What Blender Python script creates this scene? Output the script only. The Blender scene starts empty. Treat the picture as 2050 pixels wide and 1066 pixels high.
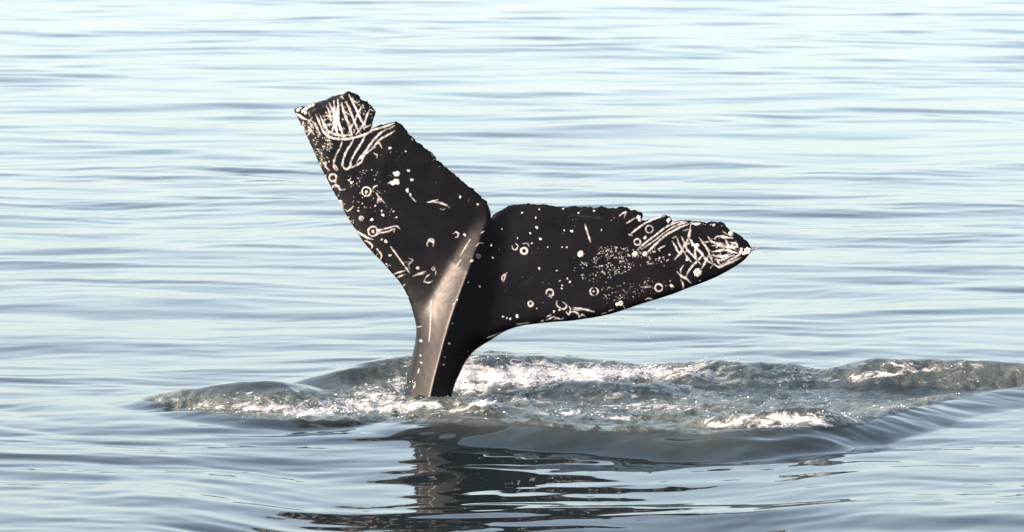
import bpy, math, random
import numpy as np
from mathutils import Vector, Matrix
from mathutils.geometry import delaunay_2d_cdt

R = math.radians
scene = bpy.context.scene
COL = scene.collection
rng = np.random.default_rng(7)
random.seed(7)

# ------------------------------------------------------------------ camera
CAM_H = 5.6                     # eye height on a boat deck, metres
PITCH = R(6.5)                  # looking slightly down
FPX = 10000.0                   # focal length in photo pixels (2050 wide)
PW, PH = 2050.0, 1066.0
cam_d = bpy.data.cameras.new('camera')
cam = bpy.data.objects.new('camera', cam_d)
COL.objects.link(cam)
cam.location = (0, 0, CAM_H)
cam.rotation_euler = (R(90) - PITCH, 0, 0)
cam_d.sensor_width = 36.0
cam_d.lens = 36.0 * FPX / PW
cam_d.clip_start = 1.0
cam_d.clip_end = 20000
cam_d.dof.use_dof = True
cam_d.dof.focus_distance = 40.1
cam_d.dof.aperture_fstop = 6.3
scene.camera = cam

# ------------------------------------------------------------------ light
SUN_EL, SUN_AZ = 28.0, -100.0    # azimuth measured from the view direction (+Y), negative = left
w = bpy.data.worlds.new('World')
scene.world = w
w.use_nodes = True
nt = w.node_tree
nt.nodes.clear()
out = nt.nodes.new('ShaderNodeOutputWorld')
bg = nt.nodes.new('ShaderNodeBackground')
sky = nt.nodes.new('ShaderNodeTexSky')
sky.sky_type = 'NISHITA'
sky.sun_disc = False
sky.sun_elevation = R(SUN_EL)
sky.sun_rotation = R(SUN_AZ)
# haze keeps the low sky bright well above the horizon
tc = nt.nodes.new('ShaderNodeTexCoord')
sep = nt.nodes.new('ShaderNodeSeparateXYZ'); cmb = nt.nodes.new('ShaderNodeCombineXYZ')
m1 = nt.nodes.new('ShaderNodeMath'); m1.operation = 'MULTIPLY_ADD'; m1.inputs[1].default_value = 0.55; m1.inputs[2].default_value = 0.45
m2 = nt.nodes.new('ShaderNodeMath'); m2.operation = 'MULTIPLY_ADD'; m2.inputs[2].default_value = 0.045
nt.links.new(tc.outputs['Generated'], sep.inputs[0])
nt.links.new(sep.outputs[0], cmb.inputs[0]); nt.links.new(sep.outputs[1], cmb.inputs[1])
nt.links.new(sep.outputs[2], m1.inputs[0])
nt.links.new(sep.outputs[2], m2.inputs[0]); nt.links.new(m1.outputs[0], m2.inputs[1])
nt.links.new(m2.outputs[0], cmb.inputs[2])
nt.links.new(cmb.outputs[0], sky.inputs[0])
sky.altitude = 0
sky.air_density = 1.0
sky.dust_density = 2.95
sky.ozone_density = 1.0
bg.inputs['Strength'].default_value = 0.15
# a thin bright veil of high haze: part of the sky's blue is scattered to white
bw = nt.nodes.new('ShaderNodeRGBToBW')
tint = nt.nodes.new('ShaderNodeMix'); tint.data_type = 'RGBA'; tint.blend_type = 'MULTIPLY'
tint.inputs[0].default_value = 1.0
tint.inputs[7].default_value = (0.93, 1.04, 1.08, 1)
veil = nt.nodes.new('ShaderNodeMix'); veil.data_type = 'RGBA'
veil.inputs[0].default_value = 0.42
nt.links.new(sky.outputs[0], bw.inputs[0])
nt.links.new(bw.outputs[0], tint.inputs[6])
nt.links.new(sky.outputs[0], veil.inputs[6])
nt.links.new(tint.outputs[2], veil.inputs[7])
nt.links.new(veil.outputs[2], bg.inputs['Color'])
nt.links.new(bg.outputs[0], out.inputs['Surface'])

sun_d = bpy.data.lights.new('sun', 'SUN')
sun_d.energy = 3.2
sun_d.angle = R(0.5)
sun_d.color = (1.0, 0.82, 0.68)
sun = bpy.data.objects.new('sun', sun_d)
COL.objects.link(sun)
sdir = Vector((math.sin(R(SUN_AZ)) * math.cos(R(SUN_EL)), math.cos(R(SUN_AZ)) * math.cos(R(SUN_EL)), math.sin(R(SUN_EL))))
sun.rotation_euler = sdir.to_track_quat('Z', 'Y').to_euler()
sun.location = sdir * 60

vs = scene.view_settings
scene.display_settings.display_device = 'sRGB'
vs.view_transform = 'Standard'
vs.look = 'None'
vs.exposure = 1.86
vs.gamma = 1.0
vs.use_curve_mapping = False
scene.render.engine = 'CYCLES'
scene.cycles.use_denoising = True
scene.cycles.max_bounces = 6
scene.cycles.sample_clamp_indirect = 6

# ------------------------------------------------------------------ pixel <-> place
cp, sp = math.cos(PITCH), math.sin(PITCH)

def ray(u, v):
    a = (np.asarray(u, float) - PW / 2) / FPX
    b = (PH / 2 - np.asarray(v, float)) / FPX
    return a, cp + b * sp, -sp + b * cp          # world direction (x, y, z), camera forward = (0, cp, -sp)

def at_depth(u, v, y):
    dx, dy, dz = ray(u, v)
    t = y / dy
    return dx * t, y + 0 * dx, CAM_H + dz * t

def at_height(u, v, z):
    dx, dy, dz = ray(u, v)
    t = (z - CAM_H) / dz
    return dx * t, dy * t

def to_pixel(x, y, z):
    zz = z - CAM_H
    f = y * cp - zz * sp
    up = y * sp + zz * cp
    return PW / 2 + FPX * x / f, PH / 2 - FPX * up / f

# ------------------------------------------------------------------ noise
_perm = rng.permutation(256)
_perm = np.concatenate([_perm, _perm, _perm])
_ang = rng.random(256) * 2 * np.pi
_gx, _gy = np.cos(_ang).astype(np.float32), np.sin(_ang).astype(np.float32)

def perlin(x, y):
    xi = np.floor(x); yi = np.floor(y)
    xf = (x - xi).astype(np.float32); yf = (y - yi).astype(np.float32)
    xi = xi.astype(np.int64) & 255; yi = yi.astype(np.int64) & 255
    u = xf * xf * xf * (xf * (xf * 6 - 15) + 10)
    v = yf * yf * yf * (yf * (yf * 6 - 15) + 10)
    def g(ix, iy, fx, fy):
        h = _perm[_perm[ix] + iy]
        return _gx[h] * fx + _gy[h] * fy
    n00 = g(xi, yi, xf, yf); n10 = g(xi + 1, yi, xf - 1, yf)
    n01 = g(xi, yi + 1, xf, yf - 1); n11 = g(xi + 1, yi + 1, xf - 1, yf - 1)
    a = n00 + u * (n10 - n00); b = n01 + u * (n11 - n01)
    return (a + v * (b - a)) * 1.5

def fbm(x, y, o=4, gain=.5):
    s = 0; a = 1.0
    for k in range(o):
        s = s + a * perlin(x * 2 ** k + 17.3 * k, y * 2 ** k - 9.1 * k)
        a *= gain
    return s

def sstep(a, b, x):
    t = np.clip((x - a) / (b - a), 0, 1)
    return t * t * (3 - 2 * t)

# ------------------------------------------------------------------ materials
def new_mat(name):
    m = bpy.data.materials.new(name)
    m.use_nodes = True
    m.node_tree.nodes.clear()
    return m, m.node_tree.nodes, m.node_tree.links

def node(ns, kind, **kw):
    n = ns.new(kind)
    for k, v in kw.items():
        if k in n.inputs.keys():
            n.inputs[k].default_value = v
        else:
            setattr(n, k, v)
    return n

def math_node(ns, ln, op, a, b=None, clamp=False):
    n = ns.new('ShaderNodeMath'); n.operation = op; n.use_clamp = clamp
    for i, q in enumerate((a, b)):
        if q is None: continue
        if isinstance(q, (int, float)): n.inputs[i].default_value = q
        else: ln.new(q, n.inputs[i])
    return n.outputs[0]

def water_material():
    m, ns, ln = new_mat('sea_water')
    o = ns.new('ShaderNodeOutputMaterial')
    geo = ns.new('ShaderNodeNewGeometry')
    chop = node(ns, 'ShaderNodeAttribute', attribute_name='chop')
    foam = node(ns, 'ShaderNodeAttribute', attribute_name='foam')
    # ripples finer than the mesh
    mp = node(ns, 'ShaderNodeMapping'); mp.inputs['Scale'].default_value = (0.55, 1.0, 1.0)
    ln.new(geo.outputs['Position'], mp.inputs['Vector'])
    n1 = node(ns, 'ShaderNodeTexNoise', Scale=4.0, Detail=1.5, Roughness=0.4, Distortion=0.3)
    ln.new(mp.outputs[0], n1.inputs['Vector'])
    b1 = node(ns, 'ShaderNodeBump', Strength=1.0, Distance=0.004)
    ln.new(n1.outputs[0], b1.inputs['Height'])
    n2 = node(ns, 'ShaderNodeTexNoise', Scale=11.0, Detail=6.0, Roughness=0.65, Distortion=0.6)
    ln.new(geo.outputs['Position'], n2.inputs['Vector'])
    h2 = math_node(ns, ln, 'MULTIPLY', n2.outputs[0], chop.outputs['Fac'])
    b2 = node(ns, 'ShaderNodeBump', Strength=1.0, Distance=0.06)
    ln.new(h2, b2.inputs['Height']); ln.new(b1.outputs[0], b2.inputs['Normal'])
    wat = node(ns, 'ShaderNodeBsdfPrincipled', Roughness=0.03, IOR=1.333)
    aer = node(ns, 'ShaderNodeAttribute', attribute_name='aerated')
    mxc = ns.new('ShaderNodeMix'); mxc.data_type = 'RGBA'
    mxc.inputs[6].default_value = (0.006, 0.009, 0.010, 1)     # clear deep water
    mxc.inputs[7].default_value = (0.060, 0.064, 0.052, 1)     # water full of fine bubbles
    ln.new(aer.outputs['Fac'], mxc.inputs[0]); ln.new(mxc.outputs[2], wat.inputs['Base Color'])
    ln.new(b2.outputs[0], wat.inputs['Normal'])
    rg = math_node(ns, ln, 'MULTIPLY', chop.outputs['Fac'], 0.16)
    rg = math_node(ns, ln, 'ADD', rg, 0.03)
    ln.new(rg, wat.inputs['Roughness'])
    # foam
    mp3 = node(ns, 'ShaderNodeMapping'); mp3.inputs['Scale'].default_value = (0.6, 1.0, 1.0)
    ln.new(geo.outputs['Position'], mp3.inputs['Vector'])
    n3 = node(ns, 'ShaderNodeTexNoise', Scale=8.5, Detail=10.0, Roughness=0.72, Distortion=1.4)
    ln.new(mp3.outputs[0], n3.inputs['Vector'])
    q = math_node(ns, ln, 'SUBTRACT', n3.outputs[0], 0.5)
    q = math_node(ns, ln, 'MULTIPLY', q, 3.1)
    q = math_node(ns, ln, 'ADD', q, foam.outputs['Fac'])
    q = math_node(ns, ln, 'SUBTRACT', q, 0.5)
    q = math_node(ns, ln, 'MULTIPLY', q, 2.0, True)
    fo = node(ns, 'ShaderNodeBsdfPrincipled', Roughness=0.55)
    fo.inputs['Base Color'].default_value = (0.52, 0.485, 0.465, 1)
    b3 = node(ns, 'ShaderNodeBump', Strength=0.8, Distance=0.03)
    ln.new(n3.outputs[0], b3.inputs['Height']); ln.new(b2.outputs[0], b3.inputs['Normal'])
    ln.new(b3.outputs[0], fo.inputs['Normal'])
    mx = ns.new('ShaderNodeMixShader')
    ln.new(q, mx.inputs[0]); ln.new(wat.outputs[0], mx.inputs[1]); ln.new(fo.outputs[0], mx.inputs[2])
    ln.new(mx.outputs[0], o.inputs['Surface'])
    return m

def skin_material():
    m, ns, ln = new_mat('whale_skin')
    o = ns.new('ShaderNodeOutputMaterial')
    geo = ns.new('ShaderNodeNewGeometry')
    sc = node(ns, 'ShaderNodeAttribute', attribute_name='scar')
    n = node(ns, 'ShaderNodeTexNoise', Scale=4.0, Detail=6.0, Roughness=0.6)
    ln.new(geo.outputs['Position'], n.inputs['Vector'])
    r = ns.new('ShaderNodeValToRGB')
    r.color_ramp.elements[0].position = 0.35; r.color_ramp.elements[0].color = (0.0006, 0.0010, 0.0018, 1)
    r.color_ramp.elements[1].position = 0.75; r.color_ramp.elements[1].color = (0.0050, 0.0034, 0.0042, 1)
    ln.new(n.outputs[0], r.inputs[0])
    n2 = node(ns, 'ShaderNodeTexNoise', Scale=45.0, Detail=3.0)
    ln.new(geo.outputs['Position'], n2.inputs['Vector'])
    r2 = ns.new('ShaderNodeValToRGB')
    r2.color_ramp.elements[0].position = 0.3; r2.color_ramp.elements[0].color = (0.34, 0.28, 0.25, 1)
    r2.color_ramp.elements[1].position = 0.6; r2.color_ramp.elements[1].color = (0.56, 0.50, 0.47, 1)
    ln.new(n2.outputs[0], r2.inputs[0])
    mx = ns.new('ShaderNodeMix'); mx.data_type = 'RGBA'
    ln.new(sc.outputs['Fac'], mx.inputs[0])
    ln.new(r.outputs[0], mx.inputs[6]); ln.new(r2.outputs[0], mx.inputs[7])
    p = node(ns, 'ShaderNodeBsdfPrincipled', IOR=1.38)
    p.inputs['Roughness'].default_value = 0.315
    p.inputs['Specular IOR Level'].default_value = 0.115
    p.inputs['Specular Tint'].default_value = (1.0, 0.88, 0.82, 1)
    ln.new(mx.outputs[2], p.inputs['Base Color'])
    n4 = node(ns, 'ShaderNodeTexNoise', Scale=60.0, Detail=4.0)
    ln.new(geo.outputs['Position'], n4.inputs['Vector'])
    hh = math_node(ns, ln, 'ADD', n4.outputs[0], sc.outputs['Fac'])
    b = node(ns, 'ShaderNodeBump', Strength=0.2, Distance=0.002)
    ln.new(hh, b.inputs['Height']); ln.new(b.outputs[0], p.inputs['Normal'])
    ln.new(p.outputs[0], o.inputs['Surface'])
    return m

def plain_material(name, c1, c2, rough, scale):
    m, ns, ln = new_mat(name)
    o = ns.new('ShaderNodeOutputMaterial')
    geo = ns.new('ShaderNodeNewGeometry')
    n = node(ns, 'ShaderNodeTexNoise', Scale=scale, Detail=4.0)
    ln.new(geo.outputs['Position'], n.inputs['Vector'])
    r = ns.new('ShaderNodeValToRGB')
    r.color_ramp.elements[0].position = 0.35; r.color_ramp.elements[0].color = (*c1, 1)
    r.color_ramp.elements[1].position = 0.65; r.color_ramp.elements[1].color = (*c2, 1)
    ln.new(n.outputs[0], r.inputs[0])
    p = node(ns, 'ShaderNodeBsdfPrincipled', Roughness=rough)
    ln.new(r.outputs[0], p.inputs['Base Color'])
    ln.new(p.outputs[0], o.inputs['Surface'])
    return m

M_WATER = water_material()
M_SKIN = skin_material()
M_BARN = plain_material('barnacle_shell', (0.42, 0.30, 0.22), (0.74, 0.62, 0.50), 0.6, 60)
M_STALK = plain_material('barnacle_stalk', (0.05, 0.035, 0.04), (0.30, 0.22, 0.18), 0.5, 40)
M_FOAM = plain_material('foam_flecks', (0.45, 0.42, 0.40), (0.62, 0.58, 0.56), 0.5, 20)

# ------------------------------------------------------------------ sea
def axis(segs):
    """segs: list of (start, stop, step) joined end to end"""
    a = []
    for s, e, st in segs:
        n = max(1, int(round((e - s) / st)))
        a.extend(list(s + (e - s) * np.arange(n) / n))
    return a

def grow(start, end, step, k):
    a = [start]; s = step
    while a[-1] < end:
        s *= k
        a.append(a[-1] + s)
    return a

xs = np.array(sorted([-v for v in grow(12.0, 6000, 0.06, 1.16)[1:]]) + axis([(-12.0, -8.0, 0.06), (-8.0, -3.4, 0.04), (-3.4, 5.0, 0.022), (5.0, 8.0, 0.04), (8.0, 12.0, 0.06)]) + grow(12.0, 6000, 0.06, 1.16))
ys = np.array(sorted([-v for v in grow(-30.0, 400, 0.06, 1.3)[1:]]) + axis([(30.0, 36.0, 0.04), (36.0, 43.5, 0.025), (43.5, 60.0, 0.055), (60.0, 97.0, 0.11)]) + grow(97.0, 9000, 0.13, 1.09))
NX, NY = len(xs), len(ys)
dxs = np.gradient(xs); dys = np.gradient(ys)
X, Y = np.meshgrid(xs, ys)
X = X.astype(np.float64); Y = Y.astype(np.float64)
SP = np.maximum(dys[:, None], 0.55 * dxs[None, :]).astype(np.float32)

# wind ripples and a low swell
wx = X + 0.55 * perlin(X * .35, Y * .35) + 0.10 * perlin(X * 1.3 + 5, Y * 1.3)
wy = Y + 0.55 * perlin(X * .33 + 40, Y * .33 + 11) + 0.10 * perlin(X * 1.2 - 8, Y * 1.2 + 3)
Z = np.zeros_like(X, dtype=np.float32)
NW = 96
lam = np.exp(np.linspace(math.log(0.13), math.log(7.0), NW))
wgt = np.interp(np.log(lam), np.log([.13, .22, .4, .8, 1.6, 3.2, 7.0]), [.32, .62, .9, 1.0, .85, .8, .62])
wgt = wgt / math.sqrt((wgt ** 2).sum())
SLOPE = 0.047
patch = (1.0 + 0.5 * perlin(X * .16 + 3, Y * .09 + 7) + 0.3 * perlin(X * .45 + 3, Y * .22 + 7)).astype(np.float32)
for L, wg in zip(lam, wgt):
    a = SLOPE * wg * math.sqrt(2) * L / (2 * math.pi)
    th = rng.normal(0.06, 0.32) + (math.pi if rng.random() < .3 else 0)
    k = 2 * math.pi / L
    ph = rng.random() * 6.283
    fade = np.clip((L / SP - 2.5) / 3.0, 0, 1)
    arg = (k * (math.sin(th) * wx - math.cos(th) * wy) + ph).astype(np.float32)
    s = np.sin(arg)
    Z += (a * fade * (s + 0.12 * np.cos(2 * arg))) * (patch if L < 1.2 else 1.0)
del wx, wy, arg, s, fade

# --- the water thrown up round the tail: ridges given by their crest in the photograph and their height
RIDGES = [
    # (crest [(u, v, height)...], width towards the camera, width away)
    ([(275, 797, 0), (300, 793, .03), (345, 785, .08), (430, 771, .13), (500, 763, .16), (560, 766, .15), (605, 772, .10), (650, 784, 0)], .42, .55),
    ([(560, 770, 0), (620, 756, .07), (680, 741, .12), (750, 723, .16), (830, 711, .19), (900, 706, .20), (960, 707, .19), (1050, 712, .15), (1150, 716, .12), (1250, 724, .08), (1330, 731, .04)], .45, .8),
    ([(1320, 736, .02), (1400, 723, .10), (1480, 722, .13), (1560, 728, .10), (1650, 737, .04)], .5, .6),
    ([(1645, 740, .01), (1690, 727, .10), (1740, 719, .16), (1800, 719, .17), (1900, 722, .16), (2010, 726, .15), (2150, 735, .10), (2300, 745, .04)], .42, .7),
    ([(760, 840, .02), (850, 840, .05), (950, 838, .08), (1050, 840, .09), (1150, 845, .10), (1300, 851, .105), (1450, 855, .11), (1600, 852, .11), (1700, 839, .10), (1800, 816, .08), (1900, 799, .06), (2000, 787, .04), (2120, 775, .03), (2250, 765, .01)], .42, .5),
    ([(1350, 853, .02), (1440, 838, .10), (1520, 826, .15), (1600, 815, .18), (1640, 820, .18), (1700, 836, .10), (1760, 851, .03)], .26, .35),
    ([(680, 795, .01), (740, 777, .06), (790, 761, .09), (840, 750, .09)], .25, .35),
    ([(300, 806, .01), (400, 829, .03), (500, 838, .04), (600, 841, .04), (700, 836, .04), (790, 834, .03)], .22, .6),
    ([(930, 772, .02), (1000, 764, .06), (1100, 762, .08), (1200, 768, .08), (1300, 772, .06), (1400, 776, .03)], .3, .4),
    ([(770, 805, .02), (830, 792, .07), (870, 788, .09), (920, 793, .07), (980, 800, .03)], .25, .3),
    ([(940, 815, .02), (975, 803, .08), (1010, 812, .03)], .16, .22),
]
iy0, iy1 = np.searchsorted(ys, 33.0), np.searchsorted(ys, 50.0)
ix0, ix1 = np.searchsorted(xs, -5.0), np.searchsorted(xs, 8.0)
SX, SY = X[iy0:iy1, ix0:ix1], Y[iy0:iy1, ix0:ix1]
hx = SX + 0.05 * fbm(SX * 1.1, SY * 1.1, 3)
hy = SY + 0.09 * fbm(SX * 1.0 + 31, SY * 1.0 + 9, 3)
add = np.zeros_like(SX)
for pts, wf, wb in RIDGES:
    P = [(*at_height(u, v, h * 1.25), h * 1.25) for u, v, h in pts]
    # resample
    Q = []
    for (x0, y0, h0), (x1, y1, h1) in zip(P[:-1], P[1:]):
        for t in np.linspace(0, 1, 6)[:-1]:
            Q.append((x0 + (x1 - x0) * t, y0 + (y1 - y0) * t, h0 + (h1 - h0) * t))
    Q.append(P[-1])
    Q = np.array([(float(a), float(b), float(c)) for a, b, c in Q])
    Q[[0, -1], 2] = 0; Q[[1, -2], 2] *= .5
    best = np.full(SX.shape, 1e9); bs = np.zeros(SX.shape)
    for a, b in zip(Q[:-1], Q[1:]):
        d = b[:2] - a[:2]; ll = d @ d
        t = np.clip(((hx - a[0]) * d[0] + (hy - a[1]) * d[1]) / ll, 0, 1)
        ex = hx - (a[0] + t * d[0]); ey = hy - (a[1] + t * d[1])
        dist = ex * ex + ey * ey
        mk = dist < best
        best[mk] = dist[mk]; bs[mk] = (d[0] * ey - d[1] * ex)[mk]
    num = np.zeros(SX.shape); den = np.zeros(SX.shape)
    for q in Q:
        wq = np.exp(-((hx - q[0]) ** 2 + (hy - q[1]) ** 2 - best) / .16 ** 2)
        num += wq * q[2]; den += wq
    bh = num / den
    dist = np.sqrt(best)
    back = np.exp(-(dist / wb) ** 2 * 1.6)
    tfr = np.clip(1 - dist / (wf * 1.1), 0, 1)
    front = tfr * tfr * (3 - 2 * tfr) * .45 + tfr * .55
    add = np.maximum(add, bh * np.where(bs > 0, back, front)) + .15 * np.minimum(add, bh * np.where(bs > 0, back, front))
# the swell pushed up by the tail runs down towards the camera
ramp = np.clip(38.2 - SY, 0, 4.3) * sstep(30.0, 33.6, SY) * sstep(-2.6, -1.0, SX) * (1 - sstep(1.0, 2.8, SX))
u0, v0 = to_pixel(SX, SY, add)
REG = [(285, 796), (340, 784), (430, 768), (560, 762), (700, 733), (830, 709), (960, 705), (1150, 714), (1300, 727), (1400, 721), (1560, 726), (1650, 735), (1740, 717), (1900, 720), (2100, 730), (2250, 745),
       (2200, 768), (2000, 786), (1900, 800), (1800, 826), (1700, 852), (1600, 862), (1450, 864), (1300, 860), (1150, 852), (1000, 845), (830, 846), (700, 842), (600, 845), (500, 841), (400, 830), (330, 812)]

def poly_signed(u, v, poly, sv=1.0):
    """signed distance to a polygon, positive inside; v stretched by sv"""
    P = np.array(poly, float); P[:, 1] *= sv; vv = v * sv
    inside = np.zeros(u.shape, bool); best = np.full(u.shape, 1e18)
    n = len(P)
    for i in range(n):
        x0, y0 = P[i]; x1, y1 = P[(i + 1) % n]
        c = ((y0 > vv) != (y1 > vv)) & (u < (x1 - x0) * (vv - y0) / (y1 - y0 + 1e-12) + x0)
        inside ^= c
        dx, dy = x1 - x0, y1 - y0
        t = np.clip(((u - x0) * dx + (vv - y0) * dy) / (dx * dx + dy * dy), 0, 1)
        best = np.minimum(best, (u - x0 - t * dx) ** 2 + (vv - y0 - t * dy) ** 2)
    return np.where(inside, 1, -1) * np.sqrt(best)

reg = sstep(-6, 14, poly_signed(u0, v0, REG, 2.5))
churn = fbm(SX * 2.4, SY * 1.7, 5, .62)
rid = 1 - np.abs(fbm(SX * 3.1 + 70, SY * 2.2 + 3, 4, .55)) * 1.5
chopf = reg * (0.55 + 0.45 * sstep(-.3, .5, fbm(SX * .5 + 9, SY * .4, 3)))
smooth_left = 1 - .9 * sstep(330, 420, u0) * (1 - sstep(640, 720, u0)) * (1 - sstep(775, 800, v0))
smooth_front = 1 - .85 * sstep(846, 858, v0)
chopf = chopf * smooth_left * smooth_front
calm = 1 - .6 * np.clip(np.maximum(reg * .9, add / .14), 0, 1)
Z[iy0:iy1, ix0:ix1] = Z[iy0:iy1, ix0:ix1] * calm + (add - 0.042 * ramp + np.clip(add / .08, 0, 1) * (1 - reg) * .016 * fbm(SX * 1.4 + 4, SY * 3.2, 3) + chopf * (0.026 * churn + 0.036 * (rid - .6))).astype(np.float32)

# --- foam cover, painted by place (u, v, half-length u, half-height v, cover)
FOAM = [
    (960, 752, 80, 18, 1.1), (1040, 750, 100, 18, 1.02), (1130, 750, 120, 16, .95), (1260, 746, 120, 13, .86), (1370, 744, 100, 10, .7), (930, 770, 50, 16, .85),
    (1460, 760, 60, 8, .55), (1440, 735, 80, 12, .5), (1540, 762, 80, 7, .62), (1650, 760, 80, 8, .62), (1740, 750, 80, 6, .62), (1790, 730, 50, 12, .52), (1850, 741, 60, 6, .5), (1900, 730, 90, 8, .42),
    (450, 812, 80, 10, .55), (540, 815, 90, 12, .68), (620, 822, 80, 12, .72), (700, 812, 70, 14, .72), (760, 795, 50, 14, .72), (800, 770, 24, 16, .72), (780, 815, 60, 14, .62), (520, 795, 80, 10, .46), (640, 806, 70, 6, .62),
    (860, 812, 80, 10, .58), (900, 823, 80, 8, .5), (975, 808, 26, 10, .75), (1010, 785, 70, 10, .45), (1100, 800, 120, 14, .4), (1250, 790, 140, 14, .4), (1300, 815, 120, 10, .5), (1150, 825, 90, 7, .52), (1245, 838, 30, 5, .7), (1400, 790, 90, 14, .42), (1360, 818, 70, 6, .55),
    (1440, 848, 40, 9, .62), (1500, 842, 50, 12, .72), (1570, 838, 60, 13, .75), (1640, 838, 50, 12, .68), (1700, 838, 40, 8, .48), (1800, 815, 60, 6, .42), (1900, 800, 70, 5, .46), (1980, 790, 60, 5, .46),
    (820, 728, 30, 12, .42), (760, 730, 30, 8, .42), (960, 716, 40, 6, .48), (1060, 722, 80, 5, .38), (350, 800, 40, 8, .42), (310, 800, 24, 6, .5),
    (830, 745, 18, 10, .5), (740, 778, 40, 6, .5), (590, 785, 60, 8, .40), (1600, 745, 60, 8, .45), (1850, 765, 120, 5, .36), (1500, 800, 220, 18, .34), (1150, 785, 280, 26, .42), (700, 815, 300, 22, .42),
]
uu, vv = to_pixel(SX, SY, Z[iy0:iy1, ix0:ix1])
fm = np.zeros_like(SX)
for a, b, ra, rb, c in FOAM:
    q = ((uu - a) / (ra * 1.15)) ** 2 + ((vv - b) / (rb * 1.2)) ** 2
    fm = np.maximum(fm, c * 1.12 * np.exp(-q * .7))
fm *= np.clip(reg * 1.2, 0, 1)
foam_a = np.zeros(X.shape, np.float32); foam_a[iy0:iy1, ix0:ix1] = fm
aer_a = np.zeros(X.shape, np.float32); aer_a[iy0:iy1, ix0:ix1] = np.clip(np.maximum(chopf * 1.1, .32 * np.maximum(reg, np.clip(add / .1, 0, 1))) * (0.8 + .5 * fbm(SX * .8, SY * .6, 3)), 0, 1)
chop_a = np.zeros(X.shape, np.float32); chop_a[iy0:iy1, ix0:ix1] = chopf

def grid_mesh(name, X, Y, Z):
    ny, nx = X.shape
    me = bpy.data.meshes.new(name)
    co = np.stack([X, Y, Z], -1).reshape(-1, 3).astype(np.float32)
    idx = np.arange(ny * nx).reshape(ny, nx)
    f = np.stack([idx[:-1, :-1], idx[:-1, 1:], idx[1:, 1:], idx[1:, :-1]], -1).reshape(-1, 4).astype(np.int32)
    me.vertices.add(len(co)); me.vertices.foreach_set('co', co.ravel())
    me.loops.add(f.size); me.loops.foreach_set('vertex_index', f.ravel())
    me.polygons.add(len(f)); me.polygons.foreach_set('loop_start', np.arange(0, f.size, 4, dtype=np.int32))
    me.update(calc_edges=True)
    me.polygons.foreach_set('use_smooth', np.ones(len(f), bool))
    return me

def attr(me, name, vals):
    a = me.attributes.new(name, 'FLOAT', 'POINT')
    a.data.foreach_set('value', np.asarray(vals, np.float32).ravel())

me = grid_mesh('water', X, Y, Z)
attr(me, 'foam', foam_a); attr(me, 'chop', chop_a); attr(me, 'aerated', aer_a)
me.materials.append(M_WATER)
water = bpy.data.objects.new('water', me); COL.objects.link(water)
water['kind'] = 'structure'
water['label'] = 'pale rippled sea reflecting a bright hazy sky'

def water_z(x, y):
    i = np.clip(np.searchsorted(ys, y) - 1, 0, NY - 2); j = np.clip(np.searchsorted(xs, x) - 1, 0, NX - 2)
    return Z[i, j]

# ------------------------------------------------------------------ whale tail
BX, BY = [float(q) for q in at_height(855, 797, 0.03)]
LEFT_LEAD = [(790, 1010), (797, 900), (803, 830), (806, 797), (812, 775), (818, 745), (826, 710), (832, 680), (833, 655), (829, 635), (822, 610), (812, 585), (800, 565), (785, 548), (765, 525), (745, 505), (728, 485), (715, 465), (702, 445), (690, 425), (680, 405), (668, 385), (658, 365), (650, 350), (640, 330), (632, 312), (622, 290), (612, 268), (602, 248), (595, 235), (589, 222), (592, 216)]
TRAIL = [(605, 212), (618, 213), (628, 206), (640, 204), (655, 197), (670, 192), (680, 190), (687, 188), (693, 183), (700, 181), (707, 187), (715, 190), (722, 197), (735, 204), (743, 211), (750, 220), (752, 226), (749, 235), (747, 245), (744, 256), (757, 253), (770, 249), (785, 246), (795, 245), (803, 248), (808, 254), (815, 262), (822, 272), (832, 282), (842, 290), (852, 297), (860, 303), (868, 308), (875, 320), (885, 330), (895, 336), (905, 345), (915, 352), (925, 362), (935, 370), (945, 378), (955, 386), (965, 395), (972, 402), (978, 412), (982, 422), (983, 434),
         (990, 427), (1000, 421), (1012, 414), (1025, 410), (1040, 408), (1060, 408), (1080, 409), (1100, 411), (1115, 414), (1130, 414), (1150, 414), (1170, 415), (1190, 415), (1205, 413), (1215, 417), (1230, 416), (1243, 413), (1255, 416), (1262, 420), (1275, 421), (1285, 424), (1288, 431), (1284, 442), (1292, 443), (1305, 438), (1318, 434), (1330, 431), (1340, 433), (1346, 440), (1343, 446), (1355, 443), (1370, 441), (1385, 443), (1400, 444), (1420, 445), (1440, 444), (1450, 447), (1454, 456), (1462, 462), (1475, 467), (1488, 477), (1497, 485), (1503, 493), (1507, 500)]
RIGHT_LEAD = [(1500, 510), (1490, 521), (1475, 532), (1460, 541), (1440, 552), (1420, 561), (1400, 569), (1375, 578), (1350, 588), (1320, 598), (1290, 607), (1260, 617), (1230, 627), (1200, 634), (1170, 639), (1140, 643), (1110, 645), (1080, 648), (1055, 651), (1035, 655), (1015, 662), (1000, 670), (985, 680), (965, 692), (950, 703), (938, 717), (928, 733), (920, 750), (913, 765), (908, 780), (905, 797), (907, 830), (913, 900), (925, 1010)]

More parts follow.
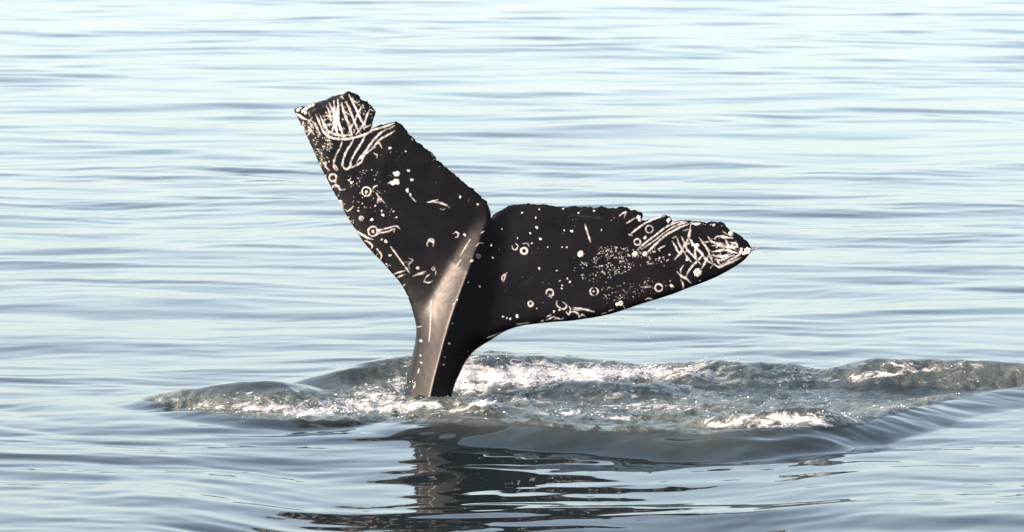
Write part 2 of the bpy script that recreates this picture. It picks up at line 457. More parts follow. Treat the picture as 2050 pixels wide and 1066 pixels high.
def densify(pts, step, smooth):
    P = np.array(pts, float)
    if smooth:                                   # Catmull-Rom
        Q = []
        E = np.vstack([2 * P[0] - P[1], P, 2 * P[-1] - P[-2]])
        for i in range(len(P) - 1):
            p0, p1, p2, p3 = E[i:i + 4]
            n = max(1, int(np.hypot(*(p2 - p1)) / step))
            for t in np.arange(n) / n:
                Q.append(.5 * (2 * p1 + (p2 - p0) * t + (2 * p0 - 5 * p1 + 4 * p2 - p3) * t * t + (3 * p1 - p0 - 3 * p2 + p3) * t ** 3))
        Q.append(P[-1]); return np.array(Q)
    Q = []
    for a, b in zip(P[:-1], P[1:]):
        n = max(1, int(np.hypot(*(b - a)) / step))
        for t in np.arange(n) / n: Q.append(a + (b - a) * t)
    Q.append(P[-1]); return np.array(Q)

STEP = 1.55
ll_, tr_, rl_ = densify(LEFT_LEAD, STEP, True), densify(TRAIL, STEP, False), densify(RIGHT_LEAD, STEP, True)
# ragged trailing edge
tt = np.arange(len(tr_)) * .11
jit = np.stack([fbm(tt, tt * 0 + 3.3, 3, .7), fbm(tt, tt * 0 + 8.7, 3, .7)], 1) * 1.9
tr_ = tr_ + jit * np.minimum(1, np.minimum(np.arange(len(tr_)), np.arange(len(tr_))[::-1]) / 4)[:, None]
OUT = np.vstack([ll_[:-1], tr_, rl_])
OUT[[0, -1], 1] = 1010
NB = len(OUT)

def seg_dist(u, v, P):
    best = np.full(u.shape, 1e18)
    for a, b in zip(P[:-1], P[1:]):
        d = b - a; L2 = d @ d + 1e-9
        t = np.clip(((u - a[0]) * d[0] + (v - a[1]) * d[1]) / L2, 0, 1)
        best = np.minimum(best, (u - a[0] - t * d[0]) ** 2 + (v - a[1] - t * d[1]) ** 2)
    return np.sqrt(best)

LEADP = [densify(LEFT_LEAD, 9, False), densify(RIGHT_LEAD, 9, False)]
TRAILP = densify(TRAIL, 6, False)
KEEL = np.array([(838, 1010), (848, 880), (862, 795), (874, 745), (886, 700), (897, 660), (908, 625), (920, 592), (933, 558), (946, 522), (958, 488), (968, 462), (978, 436), (1000, 375), (1035, 280), (1075, 172)], float)
PXM = BY / FPX * 1.008                      # metres per photo pixel at the tail

def smooth_table(x, xp, fp, sig):
    g = np.exp(-np.linspace(-3, 3, 61) ** 2 / 2); g /= g.sum()
    k = np.linspace(-3, 3, 61) * sig
    return (np.interp(np.asarray(x)[:, None] + k[None], xp, fp) * g).sum(1)

KV = np.arange(150, 1020, 2.0)
KX = smooth_table(KV, KEEL[::-1, 1], KEEL[::-1, 0], 18.0)
ST = np.linspace(-.1, 1.3, 400)
SH = smooth_table(ST, [0, .15, .35, .55, .75, .9, 1.1], [.172, .172, .17, .15, .108, .06, .0], .06)
SWL = smooth_table(ST, [0, .15, .35, .55, .75, 1.0], [58, 56, 56, 52, 40, 22], .06)
SWR = smooth_table(ST, [0, .15, .35, .55, .75, 1.0], [46, 52, 60, 62, 54, 36], .06)

def keel_d(u, v):
    """signed distance (px) to the keel line, and the row value along it"""
    xk = np.interp(v, KV, KX)
    sl = 0.94
    return (u - xk) * sl

def depth_fields(u, v):
    dl = np.minimum(seg_dist(u, v, LEADP[0]), seg_dist(u, v, LEADP[1]))
    dt = seg_dist(u, v, TRAILP)
    k = keel_d(u, v)
    # how far along the tail: 0 at the water, 1 at the notch
    s = np.clip((800 - v) / 360.0, -.05, 1.25)
    # lens-shaped fluke section: thick rounded leading edge, thin trailing edge
    tl = np.sqrt(np.clip(1 - (1 - np.clip(dl / 42.0, 0, 1)) ** 2, 0, 1))
    tt = np.clip(dt / 120.0, 0, 1) ** .8
    edge = np.sqrt(np.clip(1 - (1 - np.clip(np.minimum(dt, dl) / 3.0, 0, 1)) ** 2, 0, 1))
    thick = (0.012 + 0.060 * tt * (0.45 + 0.55 * np.exp(-np.abs(k) / 320.0))) * tl * .8 + .2 * .03 * edge
    thick = thick * edge ** .5
    # keel on the stock
    H = np.interp(s, ST, SH)
    WL = np.interp(s, ST, SWL)
    WR = np.interp(s, ST, SWR)
    W = np.where(k < 0, WL, WR)
    a = np.sqrt(k * k + 3.5 ** 2) - 3.5           # softened ridge
    tq = 1 - a / W
    tq = (tq + np.sqrt(tq * tq + .04)) * .5 - .01
    keel = H * np.where(k < 0, .5 * tq + .5 * np.exp(-a / (.8 * W)), tq * (.75 + .25 * tq)) * np.sqrt(np.clip(np.minimum(dl, dt) / 9.0, 0, 1))
    # the lobes bend away from the stock
    k2 = k - 8.0 * np.tanh(k / 40.0)
    left = (np.sqrt(k2 * k2 + 45.0 ** 2) - k2) * .5 * PXM
    right = (np.sqrt(k2 * k2 + 45.0 ** 2) + k2) * .5 * PXM
    mid = BY + 0.22 * left + 0.03 * left ** 2 - 0.30 * right + 0.02 * right ** 2
    zr = np.clip((797 - v), 0, None) * PXM
    mid = mid + 0.07 * np.clip(1 - dt / 15.0, 0, 1) ** 2 * sstep(590, 606, u) * (1 - sstep(660, 690, u)) * (v < 300)
    mid = mid + 0.12 * zr + 0.26 * 0.5 * (1 - np.exp(-zr / 0.5))
    return mid, thick, keel

def inside_poly(u, v, P):
    ins = np.zeros(u.shape, bool)
    for i in range(len(P)):
        x0, y0 = P[i]; x1, y1 = P[(i + 1) % len(P)]
        if y0 == y1: continue
        c = ((y0 > v) != (y1 > v)) & (u < (x1 - x0) * (v - y0) / (y1 - y0) + x0)
        ins ^= c
    return ins

def lattice(step):
    gu, gv = np.meshgrid(np.arange(580, 1520, step), np.arange(175, 1012, step * .87))
    gu = gu + (np.arange(gu.shape[0]) % 2)[:, None] * step * .5
    gu = gu.ravel() + rng.uniform(-.12, .12, gu.size) * step; gv = gv.ravel() + rng.uniform(-.12, .12, gv.size) * step
    big = OUT[::3]
    keep = inside_poly(gu, gv, OUT)
    gu, gv = gu[keep], gv[keep]
    d = seg_dist(gu, gv, big)
    k2 = d > step * .55
    return gu[k2], gv[k2]

def triangulate(gu, gv):
    vs_ = [Vector((float(a), float(b))) for a, b in OUT] + [Vector((float(a), float(b))) for a, b in zip(gu, gv)]
    ed = [(i, (i + 1) % NB) for i in range(NB)]
    r = delaunay_2d_cdt(vs_, ed, [], 1, 1e-5)
    V = np.array([(p.x, p.y) for p in r[0]]); F = np.array([list(f) for f in r[2]], np.int32)
    src = r[3]
    # original index of every output vertex
    orig = np.array([q[0] if len(q) else -1 for q in src])
    return V, F, orig

# ---- scars: strokes written in the coordinates of enlarged crops, turned into photo pixels
CROP = {'a1': (570, 170, 5.61), 'a2': (640, 330, 4.264), 'a3': (780, 540, 3.807), 'a4': (1080, 540, 8.2), 'a5': (1300, 420, 5.921), 'z1': (560, 160, 3.553), 'z2': (660, 380, 2.4225), 'z3': (960, 380, 3.553), 'z4': (1200, 380, 4.1)}
STROKES, DOTS, FIELDS = [], [], []

def S(c, wd, pts, val=1.0):
    x0, y0, k = CROP[c]
    STROKES.append((wd, np.array([(x0 + a / k, y0 + b / k) for a, b in pts]), val))

def RING(c, x, y, r, wd, a0=0, a1=360, sq=1.0, val=1.0):
    n = 18
    S(c, wd, [(x + r * math.cos(R(a0 + (a1 - a0) * i / n)), y + sq * r * math.sin(R(a0 + (a1 - a0) * i / n))) for i in range(n + 1)], val)

def D(c, *pts):
    x0, y0, k = CROP[c]
    for a, b, r in pts: DOTS.append((x0 + a / k, y0 + b / k, r / k, 1.0))

def SPECK(c, poly, n, r0, r1, val=1.0):
    x0, y0, k = CROP[c]
    FIELDS.append((np.array([(x0 + a / k, y0 + b / k) for a, b in poly]), n, r0, r1, val))

# netted patch near the left tip
S('a1', 4.5, [(395, 450), (440, 530), (490, 580), (560, 605), (650, 612), (740, 605), (820, 585), (900, 560), (960, 530), (980, 480), (985, 430)])
S('a1', 3.2, [(650, 620), (635, 680), (605, 740), (575, 800), (555, 860), (550, 910), (575, 960), (600, 955)])
S('a1', 3.2, [(555, 890), (580, 925), (598, 955)])
S('a1', 3.4, [(775, 605), (745, 670), (705, 730), (675, 790), (655, 850), (650, 910), (680, 945)])
S('a1', 3.6, [(910, 560), (870, 640), (820, 720), (780, 790), (745, 860), (735, 920), (690, 950), (640, 910)])
S('a1', 3.4, [(930, 545), (985, 510), (1060, 490), (1150, 462), (1234, 432)])
S('a1', 3.6, [(1130, 510), (1080, 540), (1010, 610), (950, 690), (900, 760), (840, 830), (810, 870)])
S('a1', 3.4, [(1234, 520), (1150, 570), (1080, 610), (1030, 660), (980, 720), (930, 760), (880, 810), (860, 870), (790, 910), (720, 945)])
S('a1', 4.0, [(1130, 500), (1180, 490), (1234, 460)], .8)
S('a1', 3.5, [(1040, 630), (1070, 670), (1090, 710)])
S('a1', 3.5, [(1000, 770), (1040, 790), (1035, 820)])
S('a1', 4.5, [(920, 750), (980, 725), (1020, 700)])
S('a1', 5.0, [(820, 850), (870, 820), (900, 800)])
S('a1', 7.0, [(595, 165), (600, 240), (590, 330), (600, 420), (640, 520), (660, 600)])
S('a1', 7.0, [(552, 180), (560, 300), (575, 400), (580, 500), (610, 590)])
S('a1', 3.5, [(500, 200), (540, 300), (560, 400), (540, 500), (530, 560)])
S('a1', 5.0, [(640, 200), (660, 290), (690, 370), (730, 470), (750, 550), (760, 590)])
S('a1', 4.2, [(690, 190), (720, 260), (760, 350), (790, 430), (830, 520), (850, 550)])
S('a1', 4.0, [(720, 110), (740, 150), (770, 210), (810, 290), (850, 380), (890, 440), (930, 470)])
S('a1', 3.4, [(880, 240), (840, 290), (810, 350), (780, 420), (745, 480), (720, 560)])
S('a1', 3.4, [(955, 280), (930, 330), (910, 390), (890, 440), (850, 500), (800, 560)])
S('a1', 3.4, [(470, 240), (500, 300), (510, 360), (520, 420)])
S('a1', 6.0, [(400, 350), (430, 420), (470, 500), (500, 570)])
S('a1', 5.0, [(350, 340), (380, 400), (410, 470)])
S('a1', 5.0, [(290, 400), (340, 440), (380, 520), (400, 550)])
S('a1', 6.0, [(430, 350), (500, 350), (560, 380), (540, 440), (480, 450), (440, 430)])
S('a1', 3.0, [(250, 450), (290, 510), (330, 560)])
S('a1', 4.0, [(210, 410), (205, 480), (240, 530)])
S('a1', 4.0, [(310, 370), (270, 420), (330, 470)])
S('a1', 4.5, [(110, 320), (160, 340), (210, 380), (280, 400)])
S('a1', 3.0, [(320, 510), (280, 540), (250, 580)])
S('a1', 5.0, [(440, 480), (520, 540), (640, 570), (760, 560)], .9)
S('a1', 5.0, [(880, 490), (930, 470), (970, 450)])
S('a1', 4.0, [(270, 300), (275, 340), (290, 355)])
S('a1', 3.5, [(460, 860), (460, 920), (500, 960)])
S('a1', 2.5, [(310, 800), (345, 820), (355, 860)])
S('a1', 3.0, [(765, 140), (770, 180), (820, 205)])
S('a1', 3.5, [(985, 290), (1010, 300)])
S('a1', 3.0, [(640, 130), (660, 160)])
RING('a1', 540, 1045, 40, 3.0)
SPECK('a1', [(120, 330), (260, 390), (420, 560), (560, 640), (540, 740), (500, 900), (420, 960), (300, 780), (180, 520)], 230, .5, 1.7)
SPECK('a1', [(380, 330), (640, 180), (760, 120), (900, 240), (960, 480), (760, 600), (520, 590)], 150, .6, 1.9)
SPECK('a1', [(700, 100), (800, 110), (960, 230), (1010, 300), (960, 440), (870, 240)], 26, .5, 1.3)
# left lobe
S('a2', 5.0, [(105, 200), (130, 175), (160, 190), (175, 215), (215, 210)])
S('a2', 8.0, [(135, 325), (175, 310), (190, 350), (200, 375)])
S('a2', 4.0, [(80, 240), (120, 235)])
S('a2', 4.0, [(230, 400), (260, 385), (288, 355)])
RING('a2', 400, 230, 38, 2.4); D('a2', (398, 235, 11))
S('a2', 4.5, [(450, 215), (465, 190), (490, 180)])
S('a2', 1.8, [(480, 240), (500, 270), (525, 300)]); S('a2', 2.6, [(490, 330), (495, 305), (525, 300), (545, 320)])
D('a2', (645, 80, 20), (668, 76, 20), (625, 158, 24), (650, 148, 28), (660, 145, 22), (760, 53, 12), (787, 130, 13), (748, 220, 17), (775, 258, 12), (445, 470, 14), (530, 395, 9), (540, 430, 13), (565, 655, 14), (530, 640, 8), (600, 775, 12), (570, 850, 8), (270, 155, 12), (250, 135, 9), (655, 450, 7), (630, 400, 7), (475, 352, 8), (330, 395, 8))
S('a2', 2.5, [(580, 160), (620, 150)])
S('a2', 2.2, [(780, 275), (800, 295), (820, 318)])
S('a2', 4.6, [(918, 322), (960, 315), (1005, 300)]); S('a2', 3.6, [(960, 318), (1020, 325), (1070, 340), (1108, 368)])
S('a2', 1.6, [(1025, 375), (1050, 385), (1075, 375)], .5)
RING('a2', 945, 680, 27, 3.4, 140, 400); RING('a2', 950, 660, 26, 1.8, 180, 380)
S('a2', 2.8, [(1140, 590), (1165, 575), (1185, 590), (1180, 615), (1160, 622)]); D('a2', (1237, 598, 12))
RING('a2', 455, 570, 40, 3.2); D('a2', (455, 572, 13)); S('a2', 3.6, [(460, 610), (500, 590), (520, 575)])
S('a2', 2.6, [(500, 560), (570, 545), (650, 525), (685, 550)]); S('a2', 2.6, [(505, 585), (580, 572), (640, 548), (632, 575)])
RING('a2', 355, 460, 17, 2.0); D('a2', (353, 460, 8))
S('a2', 4.0, [(310, 560), (350, 590), (400, 620), (455, 640)]); S('a2', 3.6, [(385, 650), (430, 670), (450, 700), (430, 725)])
S('a2', 7.0, [(490, 720), (510, 745), (530, 780), (515, 810)])
S('a2', 2.4, [(605, 700), (650, 760), (700, 830), (765, 920)])
S('a2', 3.0, [(760, 800), (795, 815), (760, 850), (770, 890)], .55); S('a2', 2.5, [(720, 835), (760, 830)], .5)
S('a2', 2.8, [(625, 940), (660, 925), (730, 905)], .8); S('a2', 2.8, [(650, 970), (730, 935)], .7); S('a2', 2.8, [(625, 940), (650, 970)], .8)
S('a2', 2.6, [(795, 955), (850, 930), (905, 910)], .85); S('a2', 2.0, [(830, 945), (880, 930), (905, 915)], .8)
S('a2', 1.8, [(890, 1000), (910, 960), (940, 935)], .8); S('a2', 2.2, [(890, 1000), (930, 1008), (960, 995)], .8)
RING('a2', 970, 888, 12, 1.8, val=.8); S('a2', 1.8, [(992, 905), (988, 945)], .7); RING('a2', 838, 882, 9, 1.8)
SPECK('a2', [(230, 60), (480, 40), (560, 200), (560, 330), (480, 420), (300, 360), (220, 180)], 80, .5, 1.5)
SPECK('a2', [(560, 300), (680, 380), (660, 460), (560, 440)], 12, .5, 1.1, .7)
SPECK('a2', [(10, 40), (80, 40), (240, 330), (300, 480), (460, 700), (620, 870), (600, 910), (500, 820), (260, 540), (100, 270)], 150, .5, 1.6)
SPECK('z1', [(720, 480), (1000, 480), (1400, 780), (1440, 900), (1200, 820), (900, 700), (700, 720)], 22, .4, 1.0, .7)
S('z1', 1.6, [(940, 410), (945, 430)]); S('z1', 1.6, [(1080, 520), (1090, 545)], .8); D('z1', (785, 487, 11), (897, 509, 6), (1284, 835, 9), (1409, 887, 8), (915, 648, 9), (938, 713, 9))
S('z1', 1.2, [(820, 580), (870, 520), (930, 440)], .03)
# stock
S('a3', 1.6, [(325, 230), (312, 290), (310, 380), (306, 470), (300, 550)], .7)
D('a3', (135, 211, 9), (238, 543, 10), (488, 262, 8), (515, 230, 6), (390, 178, 6), (420, 668, 6), (412, 725, 7), (455, 565, 9), (480, 412, 5), (688, 130, 8), (600, 98, 5), (182, 385, 6), (235, 655, 6), (240, 710, 7), (865, 360, 9), (895, 370, 7), (920, 376, 9), (972, 357, 14))
S('a3', 3.0, [(225, 755), (215, 790)]); S('a3', 3.0, [(195, 865), (183, 905)]); S('a3', 2.6, [(205, 440), (245, 432)], .8); S('a3', 2.4, [(95, 130), (120, 112)], .6)
S('a3', 1.6, [(740, 522), (800, 500), (850, 478)], .8); S('a3', 1.4, [(960, 420), (1066, 405)], .8); S('a3', 1.2, [(320, 150), (480, 20)], .02)
S('z2', 1.8, [(635, 320), (655, 285), (683, 240)], .8); S('z2', 1.5, [(615, 370), (640, 335)], .6); S('z2', 1.8, [(735, 210), (748, 202)]); S('z2', 2.2, [(710, 275), (725, 260), (745, 260)]); RING('z2', 722, 323, 8, 1.6, val=.6); D('z2', (690, 345, 7), (785, 270, 5))
# right lobe
D('z3', (407, 269, 10), (361, 310, 8), (433, 351, 10), (303, 165, 7), (400, 200, 6), (603, 290, 6), (657, 295, 11), (705, 166, 6), (485, 410, 5), (588, 408, 5), (622, 410, 6), (372, 382, 6), (425, 140, 6), (425, 560, 9), (270, 345, 5), (160, 282, 5), (85, 395, 7), (95, 485, 7), (550, 577, 5), (595, 135, 6), (815, 150, 7), (868, 288, 6), (643, 657, 8), (588, 682, 6), (585, 703, 6), (625, 633, 6), (570, 650, 6), (408, 846, 5))
S('z3', 2.8, [(232, 400), (240, 425), (262, 425), (275, 400)]); S('z3', 2.0, [(258, 385), (275, 400)])
S('z3', 3.2, [(310, 385), (340, 382), (352, 405)]); RING('z3', 318, 436, 22, 3.4)
S('z3', 3.6, [(168, 655), (158, 625), (178, 605), (195, 590)]); S('z3', 3.0, [(195, 590), (180, 625), (172, 655)])
S('z3', 2.6, [(750, 247), (770, 310), (790, 375)])
RING('z3', 500, 735, 25, 2.6, -200, 110); S('z3', 4.0, [(498, 745), (512, 770)])
RING('z3', 815, 725, 28, 2.4, 100, 250); RING('z3', 815, 725, 28, 2.4, -70, 60); D('z3', (812, 724, 6))
RING('z3', 363, 812, 17, 3.0)
S('z3', 4.0, [(725, 515), (750, 535)])
S('z3', 1.2, [(280, 690), (340, 650), (400, 610)], .03); S('z3', 5, [(640, 180), (780, 195), (900, 212)], .012)
RING('z3', 1122, 372, 22, 2.0)
SPECK('z3', [(830, 430), (940, 400), (1080, 420), (1208, 440), (1208, 550), (1080, 560), (950, 640), (850, 600), (800, 500)], 240, .4, 1.6)
SPECK('z3', [(660, 560), (760, 500), (850, 560), (850, 660), (720, 660)], 45, .4, 1.3, .8)
SPECK('z3', [(880, 740), (1000, 720), (1200, 640), (1208, 720), (1060, 780), (900, 790)], 70, .4, 1.3, .7)
SPECK('z3', [(420, 130), (800, 130), (1000, 160), (960, 300), (500, 240)], 18, .3, .9, .7)
SPECK('z3', [(80, 250), (400, 200), (700, 350), (700, 700), (300, 900), (100, 700)], 22, .3, .8, .6)
S('a4', 3.0, [(290, 510), (280, 570), (320, 620), (400, 650), (440, 620), (430, 570), (380, 530)])
S('a4', 4.0, [(550, 630), (650, 640), (780, 665), (900, 695)]); S('a4', 2.4, [(540, 655), (640, 665), (720, 665)])
S('a4', 3.4, [(480, 600), (510, 650), (480, 740), (440, 690)]); S('a4', 4.0, [(500, 720), (540, 690), (600, 700), (640, 740), (650, 790)])
S('a4', 3.0, [(650, 790), (700, 740), (760, 780)]); S('a4', 3.0, [(110, 780), (190, 745)]); S('a4', 3.0, [(110, 830), (240, 775)]); S('a4', 3.0, [(230, 830), (290, 800), (350, 820), (390, 800)]); S('a4', 2.5, [(240, 770), (280, 810)]); S('a4', 2.2, [(30, 850), (60, 840)], .6)
S('a4', 2.4, [(1740, 490), (1800, 475), (1860, 490)]); S('a4', 3.0, [(1140, 680), (1210, 655)]); S('a4', 2, [(1020, 730), (1100, 710)], .6)
D('a4', (240, 690, 20), (330, 665, 18), (1285, 570, 18), (1380, 600, 12))
# netted patch near the right tip
for wd, pts in [(3.2, [(270, 375), (310, 440), (340, 500), (380, 530)]), (3.2, [(330, 340), (350, 400), (380, 460), (420, 520)]), (3.4, [(380, 320), (410, 380), (440, 460), (480, 510), (530, 560), (610, 650)]),
                (4.2, [(490, 180), (480, 260), (460, 350), (420, 420), (380, 500), (340, 550), (300, 590)]), (4.0, [(470, 330), (500, 380), (540, 440), (580, 480), (620, 520), (680, 600), (760, 650)]),
                (3.6, [(590, 330), (640, 400), (690, 470), (720, 530)]), (3.6, [(695, 320), (740, 380), (800, 400), (880, 400)]), (2.6, [(400, 250), (460, 235)]), (3.0, [(640, 390), (710, 380)]),
                (3.6, [(420, 520), (460, 580), (510, 635)]), (3.6, [(540, 440), (545, 520), (560, 600)]), (3.6, [(640, 530), (590, 590), (520, 660), (460, 740), (440, 790)]), (3.6, [(700, 540), (670, 610), (640, 670), (615, 700)]),
                (3.0, [(760, 640), (725, 695)]), (4.2, [(330, 740), (380, 790), (440, 820), (490, 870)]), (2.8, [(405, 660), (375, 710), (370, 750)]), (3.0, [(370, 830), (400, 880), (405, 940)]),
                (5.5, [(770, 350), (800, 320), (860, 320), (920, 330), (990, 340)]), (5.5, [(740, 430), (820, 420), (900, 440), (1010, 470)]), (5.0, [(740, 500), (830, 490), (900, 480), (980, 500), (1060, 520)]),
                (5.5, [(720, 540), (820, 555), (900, 550), (990, 515)]), (5.0, [(780, 590), (850, 600), (940, 560), (1010, 540)]), (5.0, [(760, 650), (830, 680), (900, 650), (1000, 610), (1080, 570)]), (4.5, [(870, 640), (950, 600), (1060, 540), (1100, 510)]),
                (5.0, [(900, 340), (920, 400), (960, 440), (1030, 480)]), (5.0, [(1050, 520), (1130, 500), (1180, 490)]), (3.5, [(870, 260), (930, 300)]), (3.0, [(270, 340), (320, 320)]), (3.0, [(360, 500), (440, 500)]), (6.0, [(400, 470), (430, 420), (480, 400)]),
                (6.0, [(800, 580), (820, 630), (850, 660)]), (5.0, [(700, 500), (720, 560), (750, 620)]), (4.0, [(500, 170), (560, 165), (600, 160)])]:
    S('a5', wd, pts)
RING('a5', 1010, 425, 30, 3.2); RING('a5', 965, 285, 22, 3.0)
D('a5', (1090, 465, 18), (265, 905, 22), (240, 535, 12), (765, 183, 16), (510, 420, 14))
SPECK('a5', [(720, 330), (1000, 330), (1100, 500), (1000, 620), (800, 690), (700, 560)], 60, .7, 1.9)
SPECK('a5', [(100, 960), (400, 900), (800, 760), (1150, 600), (1120, 640), (760, 820), (380, 960)], 40, .4, 1.3, .8)
SPECK('a5', [(540, 160), (900, 180), (900, 200), (600, 200)], 14, .5, 1.3)
for wd, pts in [(2.6, [(320, 485), (400, 420), (480, 360), (560, 300), (640, 270), (715, 262)]), (2.2, [(345, 490), (450, 420), (560, 335), (650, 288), (720, 270)]), (3.6, [(390, 520), (460, 450), (540, 380), (640, 320), (740, 280)]),
                (3.0, [(250, 370), (300, 330), (370, 280), (450, 240), (540, 213)]), (3.6, [(240, 368), (272, 378)]), (3.0, [(165, 215), (200, 190), (215, 185), (205, 230)]), (2.0, [(480, 490), (540, 460)]), (5.0, [(225, 275), (260, 255), (290, 235)]), (3.0, [(750, 270), (800, 290), (830, 275)])]:
    S('z4', wd, pts)
RING('z4', 410, 325, 30, 1.8, val=.8); RING('z4', 312, 430, 25, 2.4); RING('z4', 487, 805, 30, 2.4); S('z4', 4, [(340, 800), (420, 800)], .5)
D('z4', (320, 225, 18), (330, 245, 18), (565, 260, 15), (572, 245, 14), (375, 395, 14))
SPECK('z4', [(0, 470), (300, 460), (480, 480), (600, 560), (520, 640), (300, 600), (0, 620)], 150, .4, 1.5)
SPECK('z4', [(0, 700), (200, 720), (640, 720), (640, 800), (300, 900), (0, 960)], 60, .4, 1.3, .8)

def scar_field(u, v):
    sc = np.zeros(u.shape, np.float32)
    wob = fbm(u * .16, v * .16, 2)
    brk = .45 + .55 * sstep(-.55, -.05, fbm(u * .11 + 50, v * .11 + 20, 3))
    for wd, P, val in STROKES:
        mk = np.nonzero((u > P[:, 0].min() - 9) & (u < P[:, 0].max() + 9) & (v > P[:, 1].min() - 9) & (v < P[:, 1].max() + 9))[0]
        if not len(mk): continue
        Pd = densify(P, 3, True)
        d = seg_dist(u[mk], v[mk], Pd)
        hw = wd * .40 * (1 + .6 * wob[mk])
        if np.hypot(*(P[0] - P[-1])) > 4:                 # open strokes taper out
            de = np.minimum(np.hypot(u[mk] - P[0, 0], v[mk] - P[0, 1]), np.hypot(u[mk] - P[-1, 0], v[mk] - P[-1, 1]))
            hw = hw * np.clip(de / (3.2 * wd), .2, 1)
        sc[mk] = np.maximum(sc[mk], val * rng.uniform(.62, 1) * np.clip((hw + .9 - d) / 1.5, 0, 1) * brk[mk])
    dots = list(DOTS)
    for P, n, r0, r1, val in FIELDS:
        cu = rng.uniform(P[:, 0].min(), P[:, 0].max(), n * 5); cv = rng.uniform(P[:, 1].min(), P[:, 1].max(), n * 5)
        k = inside_poly(cu, cv, P) & (fbm(cu * .06 + 9, cv * .06, 2) + rng.normal(0, .25, cu.size) > -.05); cu, cv = cu[k][:n], cv[k][:n]
        for a, b in zip(cu, cv):
            dots.append((a, b, r0 + (r1 - r0) * rng.random() ** 2.2, val * (.55 + .45 * rng.random())))
    for a, b, r, val in dots:
        mk = np.nonzero((np.abs(u - a) < r + 3) & (np.abs(v - b) < r + 3))[0]
        if not len(mk): continue
        an = np.arctan2(v[mk] - b, u[mk] - a)
        rr = r * (1 + .22 * np.sin(2 * an + a) + .15 * np.sin(3 * an + b))
        d = np.hypot(u[mk] - a, (v[mk] - b))
        sc[mk] = np.maximum(sc[mk], val * np.clip((rr * .85 + .4 - d) / 1.2, 0, 1))
    return sc

fu, fv = lattice(STEP)
VF, FF, of = triangulate(fu, fv)
bu, bv = lattice(7.0)
VB, FB, ob = triangulate(bu, bv)

def surface(V, side):
    mid, th, ke = depth_fields(V[:, 0], V[:, 1])
    return mid + side * (th + ke)

isb_f = (of >= 0) & (of < NB)
isb_b = (ob >= 0) & (ob < NB)
scar = scar_field(VF[:, 0], VF[:, 1])
mid_f, th_f, ke_f = depth_fields(VF[:, 0], VF[:, 1])
tex = fbm(VF[:, 0] * .05, VF[:, 1] * .05, 3)
dep = np.where(isb_f, mid_f, mid_f - th_f - ke_f - .0022 * scar - 0.0006 * tex)
xf, yf, zf = at_depth(VF[:, 0], VF[:, 1], dep)
mid_b, th_b, ke_b = depth_fields(VB[:, 0], VB[:, 1])
xb, yb, zb = at_depth(VB[:, 0], VB[:, 1], mid_b + th_b + ke_b * .9)
front_of = {int(o): i for i, o in enumerate(of) if 0 <= o < NB}
nf = len(VF)
remap = np.zeros(len(VB), np.int64); extra = []
for i in range(len(VB)):
    if isb_b[i] and int(ob[i]) in front_of:
        remap[i] = front_of[int(ob[i])]
    else:
        remap[i] = nf + len(extra); extra.append(i)
co = np.vstack([np.stack([xf, yf, zf], 1), np.stack([xb, yb, zb], 1)[extra]]) - np.array([BX, BY, 0])
faces = np.vstack([FF, remap[FB][:, ::-1]]).astype(np.int32)
# make the front face the camera
a, b, c = co[FF[0]]
if np.cross(b - a, c - a)[1] > 0: faces = faces[:, ::-1].copy()
me = bpy.data.meshes.new('whale')
me.vertices.add(len(co)); me.vertices.foreach_set('co', co.astype(np.float32).ravel())
me.loops.add(faces.size); me.loops.foreach_set('vertex_index', faces.ravel())
me.polygons.add(len(faces)); me.polygons.foreach_set('loop_start', np.arange(0, faces.size, 3, dtype=np.int32))
me.update(calc_edges=True); me.validate()
me.polygons.foreach_set('use_smooth', np.ones(len(me.polygons), bool))
attr(me, 'scar', np.concatenate([scar, np.zeros(len(extra), np.float32)]))
me.materials.append(M_SKIN)
whale = bpy.data.objects.new('whale', me); COL.objects.link(whale)
whale.location = (BX, BY, 0)
whale['label'] = 'black whale tail raised out of the sea, both flukes spread and covered with white scars'
whale['category'] = 'whale'

# ---- barnacles: ribbed, flat-topped shells with a crater, children of the whale
def barnacle_mesh(seed):
    rr = random.Random(seed)
    n = 14
    prof = [(1.0, -.25), (1.0, .05), (.86, .34), (.62, .58), (.44, .60), (.34, .36), (.0, .30)]
    vs_, fs = [], []
    for j, (r, h) in enumerate(prof[:-1]):
        for i in range(n):
            an = 2 * math.pi * i / n
            q = r * (1 + (.09 if i % 2 else -.07) * (1 if j < 4 else .4) + rr.uniform(-.05, .05))
            vs_.append((q * math.cos(an), q * math.sin(an), h + rr.uniform(-.04, .04)))
    vs_.append((0, 0, .30))
    for j in range(len(prof) - 2):
        for i in range(n):
            a = j * n + i; b = j * n + (i + 1) % n
            fs.append((a, b, b + n, a + n))
    top = (len(prof) - 2) * n
    for i in range(n): fs.append((top + i, top + (i + 1) % n, len(vs_) - 1))
    m = bpy.data.meshes.new('barnacle'); m.from_pydata(vs_, [], fs); m.materials.append(M_BARN)
    return m

BM = [barnacle_mesh(i) for i in range(4)]

def front_point(u, v):
    u = np.array([u, u + 3, u], float); v = np.array([v, v, v + 3], float)
    mid, th, ke = depth_fields(u, v)
    x, y, z = at_depth(u, v, mid - th - ke)
    P = [Vector((float(x[i]), float(y[i]), float(z[i]))) for i in range(3)]
    n = (P[1] - P[0]).cross(P[2] - P[0]).normalized()
    if n.y > 0: n = -n
    return P[0] - Vector((BX, BY, 0)), n

